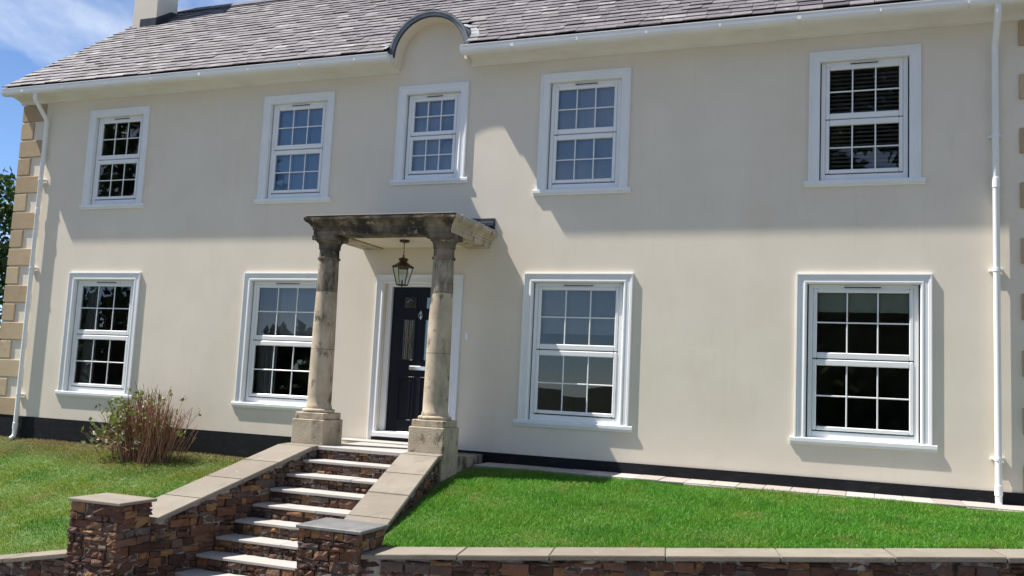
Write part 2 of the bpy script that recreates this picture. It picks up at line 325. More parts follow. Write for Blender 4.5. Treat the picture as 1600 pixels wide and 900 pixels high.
def blades(name, mat, n, xr, y0f, y1f, zf, h, w, label, yb=1., cat='grass', dens=None):
    x = RNG.uniform(xr[0], xr[1], n); u = RNG.uniform(0, 1, n)**yb
    ya = np.array([y0f(a) for a in x]); yb_ = np.array([y1f(a) for a in x]); y = ya+(yb_-ya)*u
    if dens is not None:
        k = dens(x, y); x, y = x[k], y[k]
    z = np.array([zf(a, c) for a, c in zip(x, y)]); n = len(x)
    clump = .75+.35*np.sin(x*3.1+y*2.3)*np.sin(x*1.3-y*4.1)
    hh = h*RNG.uniform(.55, 1.25, n)*clump; ang = RNG.uniform(0, 2*math.pi, n); lean = RNG.uniform(.25, 1.15, n)*hh; la = RNG.uniform(0, 2*math.pi, n); ww = w*RNG.uniform(.6, 1.3, n)
    dx, dy = np.cos(ang)*ww/2, np.sin(ang)*ww/2; lx, ly = np.cos(la)*lean, np.sin(la)*lean
    V = np.zeros((n, 5, 3))
    V[:, 0] = np.stack([x-dx, y-dy, z-.005], -1); V[:, 1] = np.stack([x+dx, y+dy, z-.005], -1)
    V[:, 2] = np.stack([x+lx*.35+dx*.75, y+ly*.35+dy*.75, z+hh*.6], -1); V[:, 3] = np.stack([x+lx*.35-dx*.75, y+ly*.35-dy*.75, z+hh*.6], -1)
    V[:, 4] = np.stack([x+lx, y+ly, z+hh], -1)
    me = bpy.data.meshes.new(name); me.vertices.add(n*5); me.vertices.foreach_set('co', V.ravel().astype(np.float32))
    base = (np.arange(n)*5)[:, None]
    loops = np.concatenate([base+np.array([[0, 1, 2, 3]]), base+np.array([[3, 2, 4]])], 1).ravel()
    me.loops.add(n*7); me.loops.foreach_set('vertex_index', loops.astype(np.int32))
    st = np.stack([np.arange(n)*7, np.arange(n)*7+4], 1).ravel(); me.polygons.add(n*2); me.polygons.foreach_set('loop_start', st.astype(np.int32))
    me.update(calc_edges=True); me.materials.append(MATS[mat])
    at = me.attributes.new('rnd', 'FLOAT', 'FACE'); at.data.foreach_set('value', np.repeat(RNG.uniform(0, 1, n), 2).astype(np.float32))
    o = bpy.data.objects.new(name, me); COL.objects.link(o); return tag(o, label, cat, kind='stuff')
wallR = lambda y: 1.14+.18*max(-1.44-y, 0)
blades('lawn_grass', 'grass_lush', 165000, (1.0, 8.6), lambda x: yR(x)+.03, lambda x: -.50, lawn_right, .052, .0062, 'lush bright green grass on the bank right of the steps', dens=lambda x, y: (x > 1.14+.18*np.maximum(-1.44-y, 0)+.02) & ((y > -3.78) | (x > 1.69)))
blades('lawn_grass', 'grass_dry', 120000, (-9.3, -1.1), lambda x: yL(x)+.03, lambda x: -.28, lawn_left, .036, .0068, 'patchy yellowing grass on the bank left of the steps', dens=lambda x, y: (x < -1.14-.18*np.maximum(-1.44-y, 0)-.02) & ((y > -3.78) | (x < -1.69)) & (np.sin(x*9+y*4)*np.sin(x*3-y*7) < .9))
blades('dry_grass', 'grass_straw', 34000, (-7.8, -1.2), lambda x: -1.15-.35*math.sin(x*1.3), lambda x: -.03, lawn_left, .032, .006, 'straw coloured dead grass along the foot of the black plinth', yb=.6)
one('path', 'path_pavers', None, lambda b: b.box(1.12, 9.0, -.53, .0, -.2, .022, b=.01))
tag(bpy.data.objects['path'], kind='structure', label='narrow pale paved path along the foot of the wall')
for i in range(26):
    x = 1.13+i*.3
    if x < 8.8: one('paver', 'path_pavers', bpy.data.objects['path'], lambda b: b.box(x+.0025, x+.2975, -.525+rn(-.012, .006), -.02, .015, .034+rn(-.003, .003), random.random(), b=.004))

# ================================================================== HOUSE
HW = 7.95; TOPW = 5.60; PL = .165
house = thing('house', (0, 3, 0), 'cream rendered two storey house with slate roof and white sash windows', 'house')
WIN = []   # cx, zbot_glass, ztop_glass, glass_w, arch_w, arch_top, sill_bottom, name
for cx in (-5.79, -2.275, 2.275, 5.79):
    WIN.append((cx, 3.867, 5.122, .787, 1.26, 5.345, 3.645, 'u'))
    WIN.append((cx, .765, 2.361, 1.021, 1.50, 2.585, .545, 'l'))
WIN.append((0., 4.079, 5.105, .635, 1.117, 5.33, 3.86, 'm'))
AM = .125                       # architrave width
DOOR = (-.595, .495, .165, 2.44)
opens = []
for (cx, gb, gt, gw, aw, at_, sb, k) in WIN:
    opens.append((cx-aw/2+AM-.01, cx+aw/2-AM+.01, sb+.075, at_-AM+.01))
opens.append(DOOR)
def wall_front(b):
    xs = sorted({-HW, HW, *[o[0] for o in opens], *[o[1] for o in opens]}); zs = sorted({PL, TOPW, *[o[2] for o in opens], *[o[3] for o in opens]})
    for i in range(len(xs)-1):
        for j in range(len(zs)-1):
            mx, mz = (xs[i]+xs[i+1])/2, (zs[j]+zs[j+1])/2
            if any(o[0] < mx < o[1] and o[2] < mz < o[3] for o in opens): continue
            b.face([(xs[i], 0, zs[j]), (xs[i+1], 0, zs[j]), (xs[i+1], 0, zs[j+1]), (xs[i], 0, zs[j+1])])
    for (x0, x1, z0, z1) in opens:
        D = .26
        b.face([(x0, 0, z0), (x0, D, z0), (x0, D, z1), (x0, 0, z1)]); b.face([(x1, 0, z0), (x1, 0, z1), (x1, D, z1), (x1, D, z0)])
        b.face([(x0, 0, z1), (x0, D, z1), (x1, D, z1), (x1, 0, z1)]); b.face([(x0, 0, z0), (x1, 0, z0), (x1, D, z0), (x0, D, z0)])
    RZ = 8.35
    for X in (-HW, HW): b.face([(X, 0, -.4), (X, 6.1, -.4), (X, 6.1, TOPW), (X, 3.05, RZ-.12), (X, 0, TOPW)])
    b.face([(-HW, 6.1, -.4), (HW, 6.1, -.4), (HW, 6.1, TOPW), (-HW, 6.1, TOPW)])
one('wall', 'render_cream', house, wall_front, fix=False)
def arch_wall(b):
    pts = [(-.57, 0, TOPW), (.57, 0, TOPW), (.57, 0, 5.70)]+[(.57*math.cos(t), 0, 5.70+.57*math.sin(t)) for t in np.linspace(0, math.pi, 25)]+[(-.57, 0, 5.70)]
    b.face(pts)
one('arched_gable', 'render_cream', house, arch_wall, fix=False)
def rooms(b):
    for z0, z1 in ((.2, 2.9), (2.95, 5.55)):
        for x0, x1 in ((-7.8, -4.05), (-4.0, -.9), (-.85, .85), (.9, 4.0), (4.05, 7.8)):
            y0, y1 = .265, 4.6
            b.face([(x0, y0, z0), (x1, y0, z0), (x1, y1, z0), (x0, y1, z0)]); b.face([(x0, y0, z1), (x0, y1, z1), (x1, y1, z1), (x1, y0, z1)])
            b.face([(x0, y1, z0), (x1, y1, z0), (x1, y1, z1), (x0, y1, z1)])
            b.face([(x0, y0, z0), (x0, y1, z0), (x0, y1, z1), (x0, y0, z1)]); b.face([(x1, y0, z0), (x1, y0, z1), (x1, y1, z1), (x1, y1, z0)])
one('inner_wall', 'room_paint', house, rooms, fix=False)
def plinth(b):
    b.box(-HW-.012, -1.105, -.018, .05, -.5, PL); b.box(1.105, HW+.012, -.018, .05, -.5, PL)
    b.box(-1.1, 1.1, -.012, .05, .0, PL)
    b.box(-HW-.02, -HW+.02, .05, 6.1, -.5, PL); b.box(HW-.02, HW+.02, .05, 6.1, -.5, PL)
one('plinth', 'plinth_black', house, plinth)
# quoins
for side in (-1, 1):
    for k in range(17):
        zt = 5.525-.3165*k; zb = max(zt-.292, PL+.004); lg = .53 if k % 2 == 0 else .285
        xa, xb = (-HW-.026, -HW-.026+lg) if side < 0 else (HW+.026-lg, HW+.026)
        def q(b):
            b.box(xa, xb, -.026, .5 if k % 2 else .28, zb, zt, random.random(), .008)
        one('quoin', 'quoin_stone', house, q)
# ---- windows
def frame_rect(b, x0, x1, z0, z1, w, y0, y1, bev=.004, wb=None, wt=None):
    wb = w if wb is None else wb; wt = w if wt is None else wt
    b.box(x0, x0+w, y0, y1, z0, z1, b=bev); b.box(x1-w, x1, y0, y1, z0, z1, b=bev)
    b.box(x0+w, x1-w, y0+.001, y1-.001, z0, z0+wb, b=bev); b.box(x0+w, x1-w, y0+.001, y1-.001, z1-wt, z1, b=bev)
def architrave(b, x0, x1, z0, z1, w):
    """mitred moulding on three sides; profile = (distance from outer edge, how far proud)"""
    prof = [(0, 0), (0, .032), (.014, .034), (.018, .026), (.034, .026), (.042, .018), (.085, .018), (.095, .024), (.108, .024), (w, .012), (w, -.08)]
    rings = []
    for (d, pr) in prof:
        rings.append([(x0+d, -pr, z0), (x0+d, -pr, z1-d), (x1-d, -pr, z1-d), (x1-d, -pr, z0)])
    for i in range(len(rings)-1):
        for s in range(3): b.face([rings[i][s], rings[i][s+1], rings[i+1][s+1], rings[i+1][s]])
    for s in (0, 3):
        b.face([r[s] for r in rings]+[])
for wi, (cx, gb, gt, gw, aw, at_, sb, kind) in enumerate(WIN):
    x0, x1 = cx-aw/2, cx+aw/2
    w = one('window', 'white_paint', house, lambda b: architrave(b, x0, x1, sb+.075, at_, AM), fix=False)
    def sill(b):
        e = .05
        b.extrude_x([(.10, sb+.09), (-.033, sb+.078), (-.038, sb+.072), (-.038, sb+.034), (-.024, sb+.03), (-.021, sb), (.02, sb), (.10, sb+.05)], x0-e, x1+e)
    one('sill', 'white_paint', w, sill)
    g0, g1 = cx-gw/2, cx+gw/2; H = gt-gb; mid = .155 if kind != 'm' else .125
    gl = (H-mid)/2
    fx0, fx1 = g0-.098, g1+.098; fz1 = gt+.098; fz0 = sb+.082
    one('frame', 'upvc_white', w, lambda b: frame_rect(b, fx0, fx1, fz0, fz1, .052, .045, .125, .005, wb=max(gb-.06-fz0, .03)))
    zm = gb+gl+mid/2; mr_ = mid/2-.006
    for (sa, sb2, yo) in ((gt-gl, gt, .040), (gb, gb+gl, .036)):
        def sash(b):
            frame_rect(b, g0-.044, g1+.044, sa-(mr_ if sa > zm else .046), sb2+(.046 if sa > zm else mr_), .044, yo, yo+.06, .009, wb=mr_ if sa > zm else .046, wt=.046 if sa > zm else mr_)
        one('sash', 'upvc_white', w, sash)
        bw = .017
        for i in (1, 2): one('glazing_bar', 'upvc_white', w, lambda b: b.box(g0+gw*i/3-bw/2, g0+gw*i/3+bw/2, yo+.017, yo+.045, sa, sb2, b=.004))
        one('glazing_bar', 'upvc_white', w, lambda b: b.box(g0, g1, yo+.018, yo+.044, (sa+sb2)/2-bw/2, (sa+sb2)/2+bw/2, b=.004))
        for i in range(3):
            for j in range(2):
                pa = g0+gw*i/3; pb_ = g0+gw*(i+1)/3; qa = sa+(sb2-sa)*j/2; qb = sa+(sb2-sa)*(j+1)/2; tl = rn(-.0014, .0014); tv = rn(-.0012, .0012)
                one('pane', 'window_glass', w, lambda b: b.face([(pa-.004, yo+.028+tl, qa-.004), (pb_+.004, yo+.028-tl, qa-.004), (pb_+.004, yo+.028-tl+tv, qb+.004), (pa-.004, yo+.028+tl+tv, qb+.004)]), fix=False)
    one('trickle_vent', 'lead_dark', w, lambda b: b.box(cx-gw*.20, cx+gw*.20, .034, .05, gt+.058, gt+.068))
# ---- door
door = one('door', 'door_paint', house, lambda b: b.box(-.505, .405, .10, .145, .352, 2.39, b=.003))
def surround(b):
    architrave(b, -.725, .625, .175, 2.56, .125)
one('door_surround', 'white_paint', house, surround, fix=False)
one('door_frame', 'upvc_white', door, lambda b: frame_rect(b, -.594, .494, .27, 2.439, .084, .055, .16, .006, wb=.08, wt=.045))
one('threshold', 'upvc_white', door, lambda b: b.extrude_x([(.15, .352), (-.03, .335), (-.045, .325), (-.045, .27), (.15, .27)], -.64, .54))
one('door_step', 'plinth_black', door, lambda b: b.box(-.66, .56, -.03, .1, .17, .262, b=.004))
for (pa, pb_, qa, qb, kind) in ((-.31, -.135, 2.09, 2.245, 1), (.035, .21, 2.09, 2.245, 1), (-.31, -.135, 1.36, 1.925, 1), (.035, .21, 1.36, 1.925, 1), (-.33, -.115, .52, 1.10, 0), (.015, .23, .52, 1.10, 0)):
    one('panel_moulding', 'door_paint', door, lambda b: frame_rect(b, pa-.022, pb_+.022, qa-.022, qb+.022, .022, .086, .102, .006))
    if kind:
        gp = one('door_pane', 'door_glass', door, lambda b: b.box(pa, pb_, .094, .099, qa, qb))
        def leads(b):
            mx = (pa+pb_)/2; hh = qb-qa; y = .0925
            if hh > .3:
                for sx in (-1, 1):
                    b.tube([(mx+sx*.05, y, qa+.01), (mx+sx*.05, y, qa+hh*.3), (mx+sx*.005, y, qa+hh*.5), (mx+sx*.05, y, qa+hh*.7), (mx+sx*.05, y, qb-.01)], .0032, 5)
                    b.tube([(mx+sx*.02, y, qa+.01), (mx+sx*.02, y, qa+hh*.36), (mx+sx*.045, y, qa+hh*.5), (mx+sx*.02, y, qa+hh*.64), (mx+sx*.02, y, qb-.01)], .0032, 5)
            else:
                b.tube([(mx-.05, y, (qa+qb)/2), (mx, y, qb-.02), (mx+.05, y, (qa+qb)/2), (mx, y, qa+.02), (mx-.05, y, (qa+qb)/2)], .0032, 5)
        one('leading', 'chrome', gp, leads)
    else: one('panel', 'door_paint', door, lambda b: b.box(pa+.03, pb_-.03, .092, .101, qa+.03, qb-.03, b=.006))
lp = one('letter_plate', 'chrome', door, lambda b: b.box(-.19, .09, .088, .101, 1.215, 1.275, b=.005))
one('letter_flap', 'chrome', lp, lambda b: b.box(-.165, .065, .083, .089, 1.226, 1.264, b=.002))
kn = one('knocker', 'chrome', door, lambda b: b.lathe(-.045, .088, [(.001, 2.062), (.012, 2.055), (.022, 2.03), (.026, 2.01), (.012, 2.0), (.01, 1.985), (.018, 1.97), (.012, 1.94), (.002, 1.93)], 14), True)
one('knocker_ring', 'chrome', kn, lambda b: b.tube([(-.045+.03*math.cos(t), .078, 1.985+.035*math.sin(t)) for t in np.linspace(.3, 2*math.pi+.3, 18)], .004, 6), True)
hd = one('handle', 'chrome', door, lambda b: b.box(.345, .375, .088, .101, 1.27, 1.47, b=.003))
one('lever', 'chrome', hd, lambda b: b.tube([(.36, .09, 1.40), (.36, .05, 1.40), (.27, .045, 1.40)], .008, 8), True)
one('doorbell', 'upvc_white', house, lambda b: b.box(.70, .745, -.02, .0, 1.66, 1.75, b=.006))
# ---- eaves, gutters, downpipes
def eaves_profile(b, x0, x1):
    cove = [(-.02-.27*(1-math.cos(t)), 5.56+.075*math.sin(t)) for t in np.linspace(0, math.pi/2, 9)]
    b.extrude_x([(.0, 5.54), (-.02, 5.54)]+cove+[(-.295, 5.635), (-.295, 5.725), (.0, 5.725)], x0, x1)
EX = .575
for (x0, x1) in ((-8.05, -EX), (EX, 8.05)):
    one('eaves_box', 'soffit_white', house, lambda b: eaves_profile(b, x0, x1))
GUT = [(-.404, 5.722), (-.404, 5.712), (-.398, 5.706), (-.398, 5.640), (-.392, 5.624), (-.376, 5.612), (-.35, 5.606), (-.30, 5.606)]
def gutter(b, x0, x1):
    out = GUT; inn = [(-.304, 5.70), (-.304, 5.615), (-.35, 5.612), (-.376, 5.62), (-.39, 5.64), (-.393, 5.72)]
    P = out+[(-.30, 5.70)]+inn; n = len(P)
    b.mesh([(x0, y, z) for y, z in P]+[(x1, y, z) for y, z in P], [(j, (j+1) % n, n+(j+1) % n, n+j) for j in range(n)])
    for X in (x0, x1): b.face([(X, y, z) for y, z in out+[(-.30, 5.70)]])
for (x0, x1) in ((-8.09, -EX-.005), (EX-.02, 8.09)):
    gt_ = one('gutter', 'gutter_white', house, lambda b: gutter(b, x0, x1), True)
    x = x0+.45 if x0 < 0 else x0+.75
    i = 0
    while x < x1-.1:
        def clip(b):
            wd = .05 if i % 4 == 0 else .022
            arc = [(y-.0016, z-.002) for y, z in GUT[2:]]
            for k in range(len(arc)-1): b.face([(x, *arc[k]), (x+wd, *arc[k]), (x+wd, *arc[k+1]), (x, *arc[k+1])])
        one('gutter_bracket', 'soffit_white', gt_, clip); x += .93; i += 1
for sx, X in ((-1, -7.34), (1, 7.195)):
    dp = one('downpipe', 'gutter_white', house, lambda b: b.tube([(X, -.35, 5.62), (X, -.35, 5.53), (X, -.33, 5.485), (X, -.10, 5.24), (X, -.073, 5.18), (X, -.073, .08 if sx > 0 else -.12), (X, -.085, .03 if sx > 0 else -.17), (X, -.15, .0 if sx > 0 else -.21)], .036, 14), True)
    for z in ((4.17, 2.65, .515) if sx < 0 else (4.17, 2.62, .52)):
        def br(b):
            b.box(X-.075, X+.075, -.034, -.008, z-.014, z+.014, b=.003); b.lathe(X, -.073, [(.036, z-.016), (.043, z-.016), (.043, z+.016), (.036, z+.016)], 16)
            b.box(X-.07, X-.055, -.012, .0, z-.012, z+.012); b.box(X+.055, X+.07, -.012, .0, z-.012, z+.012)
        one('pipe_bracket', 'gutter_white', dp, br)
    for z in (3.62, .18 if sx > 0 else .0): one('pipe_socket', 'gutter_white', dp, lambda b: b.lathe(X, -.073, [(.036, z-.06), (.042, z-.055), (.042, z+.055), (.036, z+.06)], 16), True)
# ---- roof
TANP = .792; roof_z = lambda y: 5.876+TANP*(y+.203); RY = 3.03; cosP = 1/math.hypot(1, TANP)
AR = .645
def in_arch(x, y, m=0.):
    return abs(x) < AR+m and roof_z(y) < 5.70+math.sqrt(max((AR+m)**2-x*x, 0))
def deck(b):
    xs = sorted(set(list(np.linspace(-8.07, -.72, 12))+list(np.linspace(-.72, .72, 49))+list(np.linspace(.72, 8.07, 12)))); ys = list(np.linspace(-.385, .5, 30))+[1.2, 2, RY]
    for i in range(len(xs)-1):
        for j in range(len(ys)-1):
            if in_arch((xs[i]+xs[i+1])/2, (ys[j]+ys[j+1])/2, -.03): continue
            b.face([(X, Y, roof_z(Y)-.012) for X, Y in ((xs[i], ys[j]), (xs[i+1], ys[j]), (xs[i+1], ys[j+1]), (xs[i], ys[j+1]))])
    b.face([(-8.07, RY, roof_z(RY)-.012), (8.07, RY, roof_z(RY)-.012), (8.07, 6.45, roof_z(-.39)), (-8.07, 6.45, roof_z(-.39))])
roof = one('roof', 'roof_felt', house, deck, fix=False)
SL = []
course = .172; ncourse = int((RY+.37)/cosP/course)+1
up = Vector((0, cosP, TANP*cosP)); nor = Vector((0, -TANP*cosP, cosP)); org = Vector((0, -.375, roof_z(-.375)))
for c in range(ncourse):
    s0 = c*course; x = -8.10+(0 if c % 2 else -.14)+rn(-.02, .02)
    while x < 8.08:
        w = rn(.255, .30); xa, xb = max(x, -8.10+rn(-.006, .006)), min(x+w, 8.10); x += w
        if xb-xa < .05: continue
        s_lo = s0+rn(-.008, .008); s_hi = min(s0+course*2.0, (RY+.375)/cosP+.02); mid = org+up*(s_lo+course*.5); xm = (xa+xb)/2
        yl = (org+up*s_lo).y
        if in_arch(xm, yl+.03, .0): continue
        if in_arch(xa+.01, yl+.03, .0) or in_arch(xb-.01, yl+.03, .0):
            xe = math.sqrt(max(AR**2-max(roof_z(yl+.03)-5.70, 0)**2, 0))+.004
            if xm > 0: xa = max(xa, xe)
            else: xb = min(xb, -xe)
            if xb-xa < .03: continue
        if s_hi-s_lo < .05: continue
        SL.append((xa+.003, xb-.003, s_lo, s_hi, xm, mid))
def slate(b, s):
    xa, xb, lo, hi, xm, mid = s; t = rn(.009, .016); h = .019+rn(-.003, .008)
    def P(x, sl, n): q = org+up*sl+nor*n; return (x, q.y, q.z)
    j = rn(-.006, .006); k1, k2 = (rn(0, .018) if random.random() < .25 else 0), (rn(0, .018) if random.random() < .25 else 0)
    V = [P(xa, lo+j+k1, h), P(xb, lo-j+k2, h), P(xb, hi, .001), P(xa, hi, .001), P(xa, lo+j+k1, h+t), P(xb, lo-j+k2, h+t), P(xb, hi, .006), P(xa, hi, .006)]
    r = random.random(); r = .2+.6*r if random.random() < .93 else (1. if random.random() < .5 else .02)
    b.hexa(V, r)
def slate_rank(s):
    px, py, z = to_px((s[4], s[5].y, s[5].z)); 
    return -z if (-5 < px < 1605 and py > -4) else -1000-z
SL.sort(key=slate_rank, reverse=True)
for s in SL[:300]:
    b = MB(); slate(b, s); b.build('slate', 'slate', roof)
b = MB()
for s in SL[300:]: slate(b, s)
o = b.build('slates', 'slate', roof); o['kind'] = 'stuff'
for i in range(36):
    xa = -8.05+i*.45
    def rt(b):
        z = roof_z(RY)+.05+rn(-.003, .003)
        P = [(RY-.15, z-.10), (RY, z+.022), (RY+.15, z-.10), (RY+.15, z-.122), (RY, z), (RY-.15, z-.122)]
        b.extrude_x(P, xa+.004, min(xa+.446, 8.1), random.random()*.4)
    one('ridge_tile', 'lead_dark', roof, rt)
# ---- arched hood over the middle window
def hood_ring(r0, r1, y0, y1, b, n=40, legs=0., zc=5.70):
    A = np.linspace(0, math.pi, n+1); pr = [(r*math.cos(t), zc+r*math.sin(t)) for t in A for r in (r0, r1)]
    if legs: pr = [(r0, zc-legs), (r1, zc-legs)]+pr+[(-r0, zc-legs), (-r1, zc-legs)]
    k = len(pr)//2; V = [(x, y0, z) for x, z in pr]+[(x, y1, z) for x, z in pr]; o = 2*k
    F = []
    for i in range(k-1):
        a, c, d, e = 2*i, 2*i+1, 2*i+3, 2*i+2
        F += [(a, c, d, e), (o+a, o+e, o+d, o+c), (c, o+c, o+d, d), (a, e, o+e, o+a)]
    F += [(0, o, o+1, 1), (2*k-2, 2*k-1, o+2*k-1, o+2*k-2)]
    b.mesh(V, F)
HY = -.235
hood = one('hood', 'render_cream', house, lambda b: hood_ring(.548, .60, HY+.02, .06, b, legs=.11), True)
one('lead_roll', 'lead', hood, lambda b: hood_ring(.566, .612, HY-.012, HY+.02, b), True)
one('lead_roll', 'lead', hood, lambda b: hood_ring(.6125, .638, HY-.028, HY+.01, b), True)
one('lead_covering', 'lead', hood, lambda b: hood_ring(.601, .636, HY+.01, .66, b), True)
one('lead_edge', 'lead_dark', hood, lambda b: (hood_ring(.6385, .645, HY-.022, HY+.01, b), hood_ring(.556, .5655, HY-.004, HY+.02, b)), True)
def side_flash(b, sx):
    P = []
    for k in range(11):
        y = -.36+.10*k
        if roof_z(y)-5.70 > AR: break
        xx = math.sqrt(max(AR**2-max(roof_z(y)-5.70, 0)**2, 0)); P.append((sx*(xx-.01), y, roof_z(y)+.034)); P.append((sx*(xx+(.15 if sx > 0 else .06)-.012*k), y, roof_z(y)+.04))
    for i in range(0, len(P)-2, 2): b.face([P[i], P[i+1], P[i+3], P[i+2]])
for sx in (1, -1): one('lead_flashing', 'lead', hood, lambda b: side_flash(b, sx), fix=False)
# ---- chimney
ch = one('chimney', 'render_cream', roof, lambda b: b.box(-7.97, -7.36, 2.24, 2.80, 7.5, 10.3, b=.01))
one('chimney_cap', 'coping_stone', ch, lambda b: b.box(-8.03, -7.30, 2.18, 2.86, 10.3, 10.4, b=.01))
def flash(b):
    zf = roof_z(2.24)
    b.box(-7.76, -7.352, 2.226, 2.242, zf+.0, zf+.19)
    b.mesh([(X, y, z) for X in (-7.362, -7.348) for (y, z) in ((2.226, zf-.02), (2.226, zf+.19), (2.62, roof_z(2.62)+.16), (2.82, roof_z(2.82)+.03), (2.82, roof_z(2.82)-.05))], [(0, 1, 2, 3, 4), (5, 9, 8, 7, 6), (0, 5, 6, 1), (1, 6, 7, 2), (2, 7, 8, 3), (3, 8, 9, 4)])
    b.face([(-7.36, 2.3, roof_z(2.3)+.045), (-7.22, 2.3, roof_z(2.3)+.04), (-7.22, 2.95, roof_z(2.95)+.04), (-7.36, 2.95, roof_z(2.95)+.045)])
one('chimney_flashing', 'lead_dark', ch, flash)

# ================================================================== PORCH
porch = thing('porch', (0, -.7, .2), 'weathered stone porch with two round columns and a blackened flat cornice', 'porch')
CX, CY, LZ = .84, -1.13, .195
A_, B_ = 1.0, 1.30
def entab(b):
    prof = [(0, 2.925), (0, 2.985), (.012, 2.988), (.012, 3.02), (.024, 3.026), (.036, 3.05), (.062, 3.075), (.09, 3.09), (.092, 3.105), (.1, 3.108), (.1, 3.142), (-.06, 3.15), (-.33, 3.15), (-.33, 2.925)]
    n = len(prof); seg = 14; path = []
    def corners(o): return [(-(A_+o), .0), (-(A_+o), -(B_+o)), (A_+o, -(B_+o)), (A_+o, .0)]
    rings = []
    for s in range(3):
        for k in range(seg if s < 2 else seg+1):
            t = k/seg; ring = []
            for (o_, z) in prof:
                c = corners(o_); x = c[s][0]+(c[s+1][0]-c[s][0])*t; y = c[s][1]+(c[s+1][1]-c[s][1])*t
                ch_ = rn(-.003, .003) if o_ > .05 else rn(-.0015, .0015)
                ring.append((x+ch_, min(y+ch_, -.002), z+ch_))
            rings.append(ring)
    for i in range(len(rings)-1):
        s = i//seg
        for j in range(n): b.face([rings[i][j], rings[i][(j+1) % n], rings[i+1][(j+1) % n], rings[i+1][j]], mi=(0 if s == 1 else 1))
one('entablature', ['crusted_stone', 'sandstone'], porch, entab)
one('ceiling', 'render_cream', porch, lambda b: b.box(-.66, .66, -.98, -.005, 2.945, 2.965))
def edging(b):
    for k in range(20):
        y = -1.36+k*.068; b.box(1.045, 1.09, y, y+.045, 3.143, 3.168+rn(-.006, .006), b=.004)
one('lead_edging', 'lead', porch, edging)
one('lead_edging', 'coping_stone', porch, lambda b: b.box(-1.085, 1.085, -1.402, -1.30, 3.15, 3.164, .8, .004))
one('roof_covering', 'lead_dark', porch, lambda b: b.hexa([(-1.02, -1.30, 3.145), (1.02, -1.30, 3.145), (1.02, -.035, 3.145), (-1.02, -.035, 3.145), (-1.0, -1.28, 3.168), (1.0, -1.28, 3.168), (1.0, -.035, 3.235), (-1.0, -.035, 3.235)]))
one('wall_flashing', 'lead_dark', porch, lambda b: (b.box(-1.06, 1.06, -.03, -.002, 3.15, 3.345, b=.003), b.box(.72, 1.055, -.055, -.03, 3.235, 3.29, b=.004)))
for sx in (-1, 1):
    X = sx*CX; Y = CY
    sh = [(.158-.027*((z-.70)/1.94)**1.5, z) for z in np.linspace(.70, 2.60, 16)]
    c = one('column', 'sandstone', porch, lambda b: b.lathe(X, Y, [(.166, .665), (.166, .69)]+[q_ for q_ in sh if q_[1] < 2.18]+[(.1383, 2.18)], 40), True)
    one('column_drum', 'mottled_stone', c, lambda b: b.lathe(X, Y, [(.1383, 2.181)]+[q_ for q_ in sh if q_[1] > 2.2], 40), True)
    one('column_joint', 'crusted_stone', c, lambda b: [b.lathe(X, Y, [(.158-.027*((z-.70)/1.94)**1.5+.0006, z-.003), (.158-.027*((z-.70)/1.94)**1.5+.0006, z+.003)], 40) for z in (1.42, 2.18)])
    one('column_base', 'sandstone', c, lambda b: (b.lathe(X, Y, [(.19, .60)]+[(.185+.026*math.sin(t), .602+.022-.022*math.cos(t)) for t in np.linspace(0, math.pi, 9)]+[(.172, .65), (.172, .666)], 40)), True)
    one('pedestal', 'sandstone', c, lambda b: (b.box(X-.235, X+.235, Y-.235, Y+.235, -.25, .515, b=.008), b.box(X-.212, X+.212, Y-.212, Y+.212, .516, .60, b=.008)))
    def cap(b):
        pr = [(.131, 2.60), (.146, 2.606), (.15, 2.62), (.146, 2.634), (.132, 2.64), (.13, 2.74), (.142, 2.745), (.142, 2.76)]+[(.142+.062*(1-math.cos(t))*.6, 2.76+.082*math.sin(t)) for t in np.linspace(0, math.pi/2, 7)]+[(.18, 2.855)]
        b.lathe(X, Y, pr, 40); b.box(X-.176, X+.176, Y-.176, Y+.176, 2.856, 2.924, b=.006)
    one('capital', 'crusted_stone', c, cap, True)
# lantern hanging from porch ceiling
LX, LY = .02, -.66
lan = thing('lantern', (LX, LY, 2.32), 'copper and glass lantern hanging on a rod from the porch ceiling', 'lantern')
one('ceiling_rose', 'copper', lan, lambda b: b.lathe(LX, LY, [(.02, 2.905), (.06, 2.915), (.068, 2.93), (.066, 2.944)], 20), True)
one('rod', 'copper', lan, lambda b: (b.tube([(LX, LY, 2.91), (LX, LY, 2.70)], .006, 8), b.tube([(LX+.016*math.cos(t), LY, 2.72+.022*math.sin(t)) for t in np.linspace(0, 2*math.pi, 12)], .004, 6)), True)
def lid(b):
    P = [(.05, 2.70), (.062, 2.695), (.066, 2.68), (.06, 2.67), (.05, 2.655), (.062, 2.64), (.085, 2.625), (.10, 2.612), (.145, 2.588), (.15, 2.575), (.142, 2.566)]
    for k in range(len(P)-1):
        r0, z0 = P[k]; r1, z1 = P[k+1]
        for q in range(6):
            t0, t1 = math.pi/6+q*math.pi/3, math.pi/6+(q+1)*math.pi/3
            b.face([(LX+r0*math.cos(t0), LY+r0*math.sin(t0), z0), (LX+r0*math.cos(t1), LY+r0*math.sin(t1), z0), (LX+r1*math.cos(t1), LY+r1*math.sin(t1), z1), (LX+r1*math.cos(t0), LY+r1*math.sin(t0), z1)])
    b.face([(LX+.05*math.cos(math.pi/6+q*math.pi/3), LY+.05*math.sin(math.pi/6+q*math.pi/3), 2.70) for q in range(6)])
one('lantern_roof', 'copper', lan, lid)
corner = lambda r, q, z: (LX+r*math.cos(math.pi/6+q*math.pi/3), LY+r*math.sin(math.pi/6+q*math.pi/3), z)
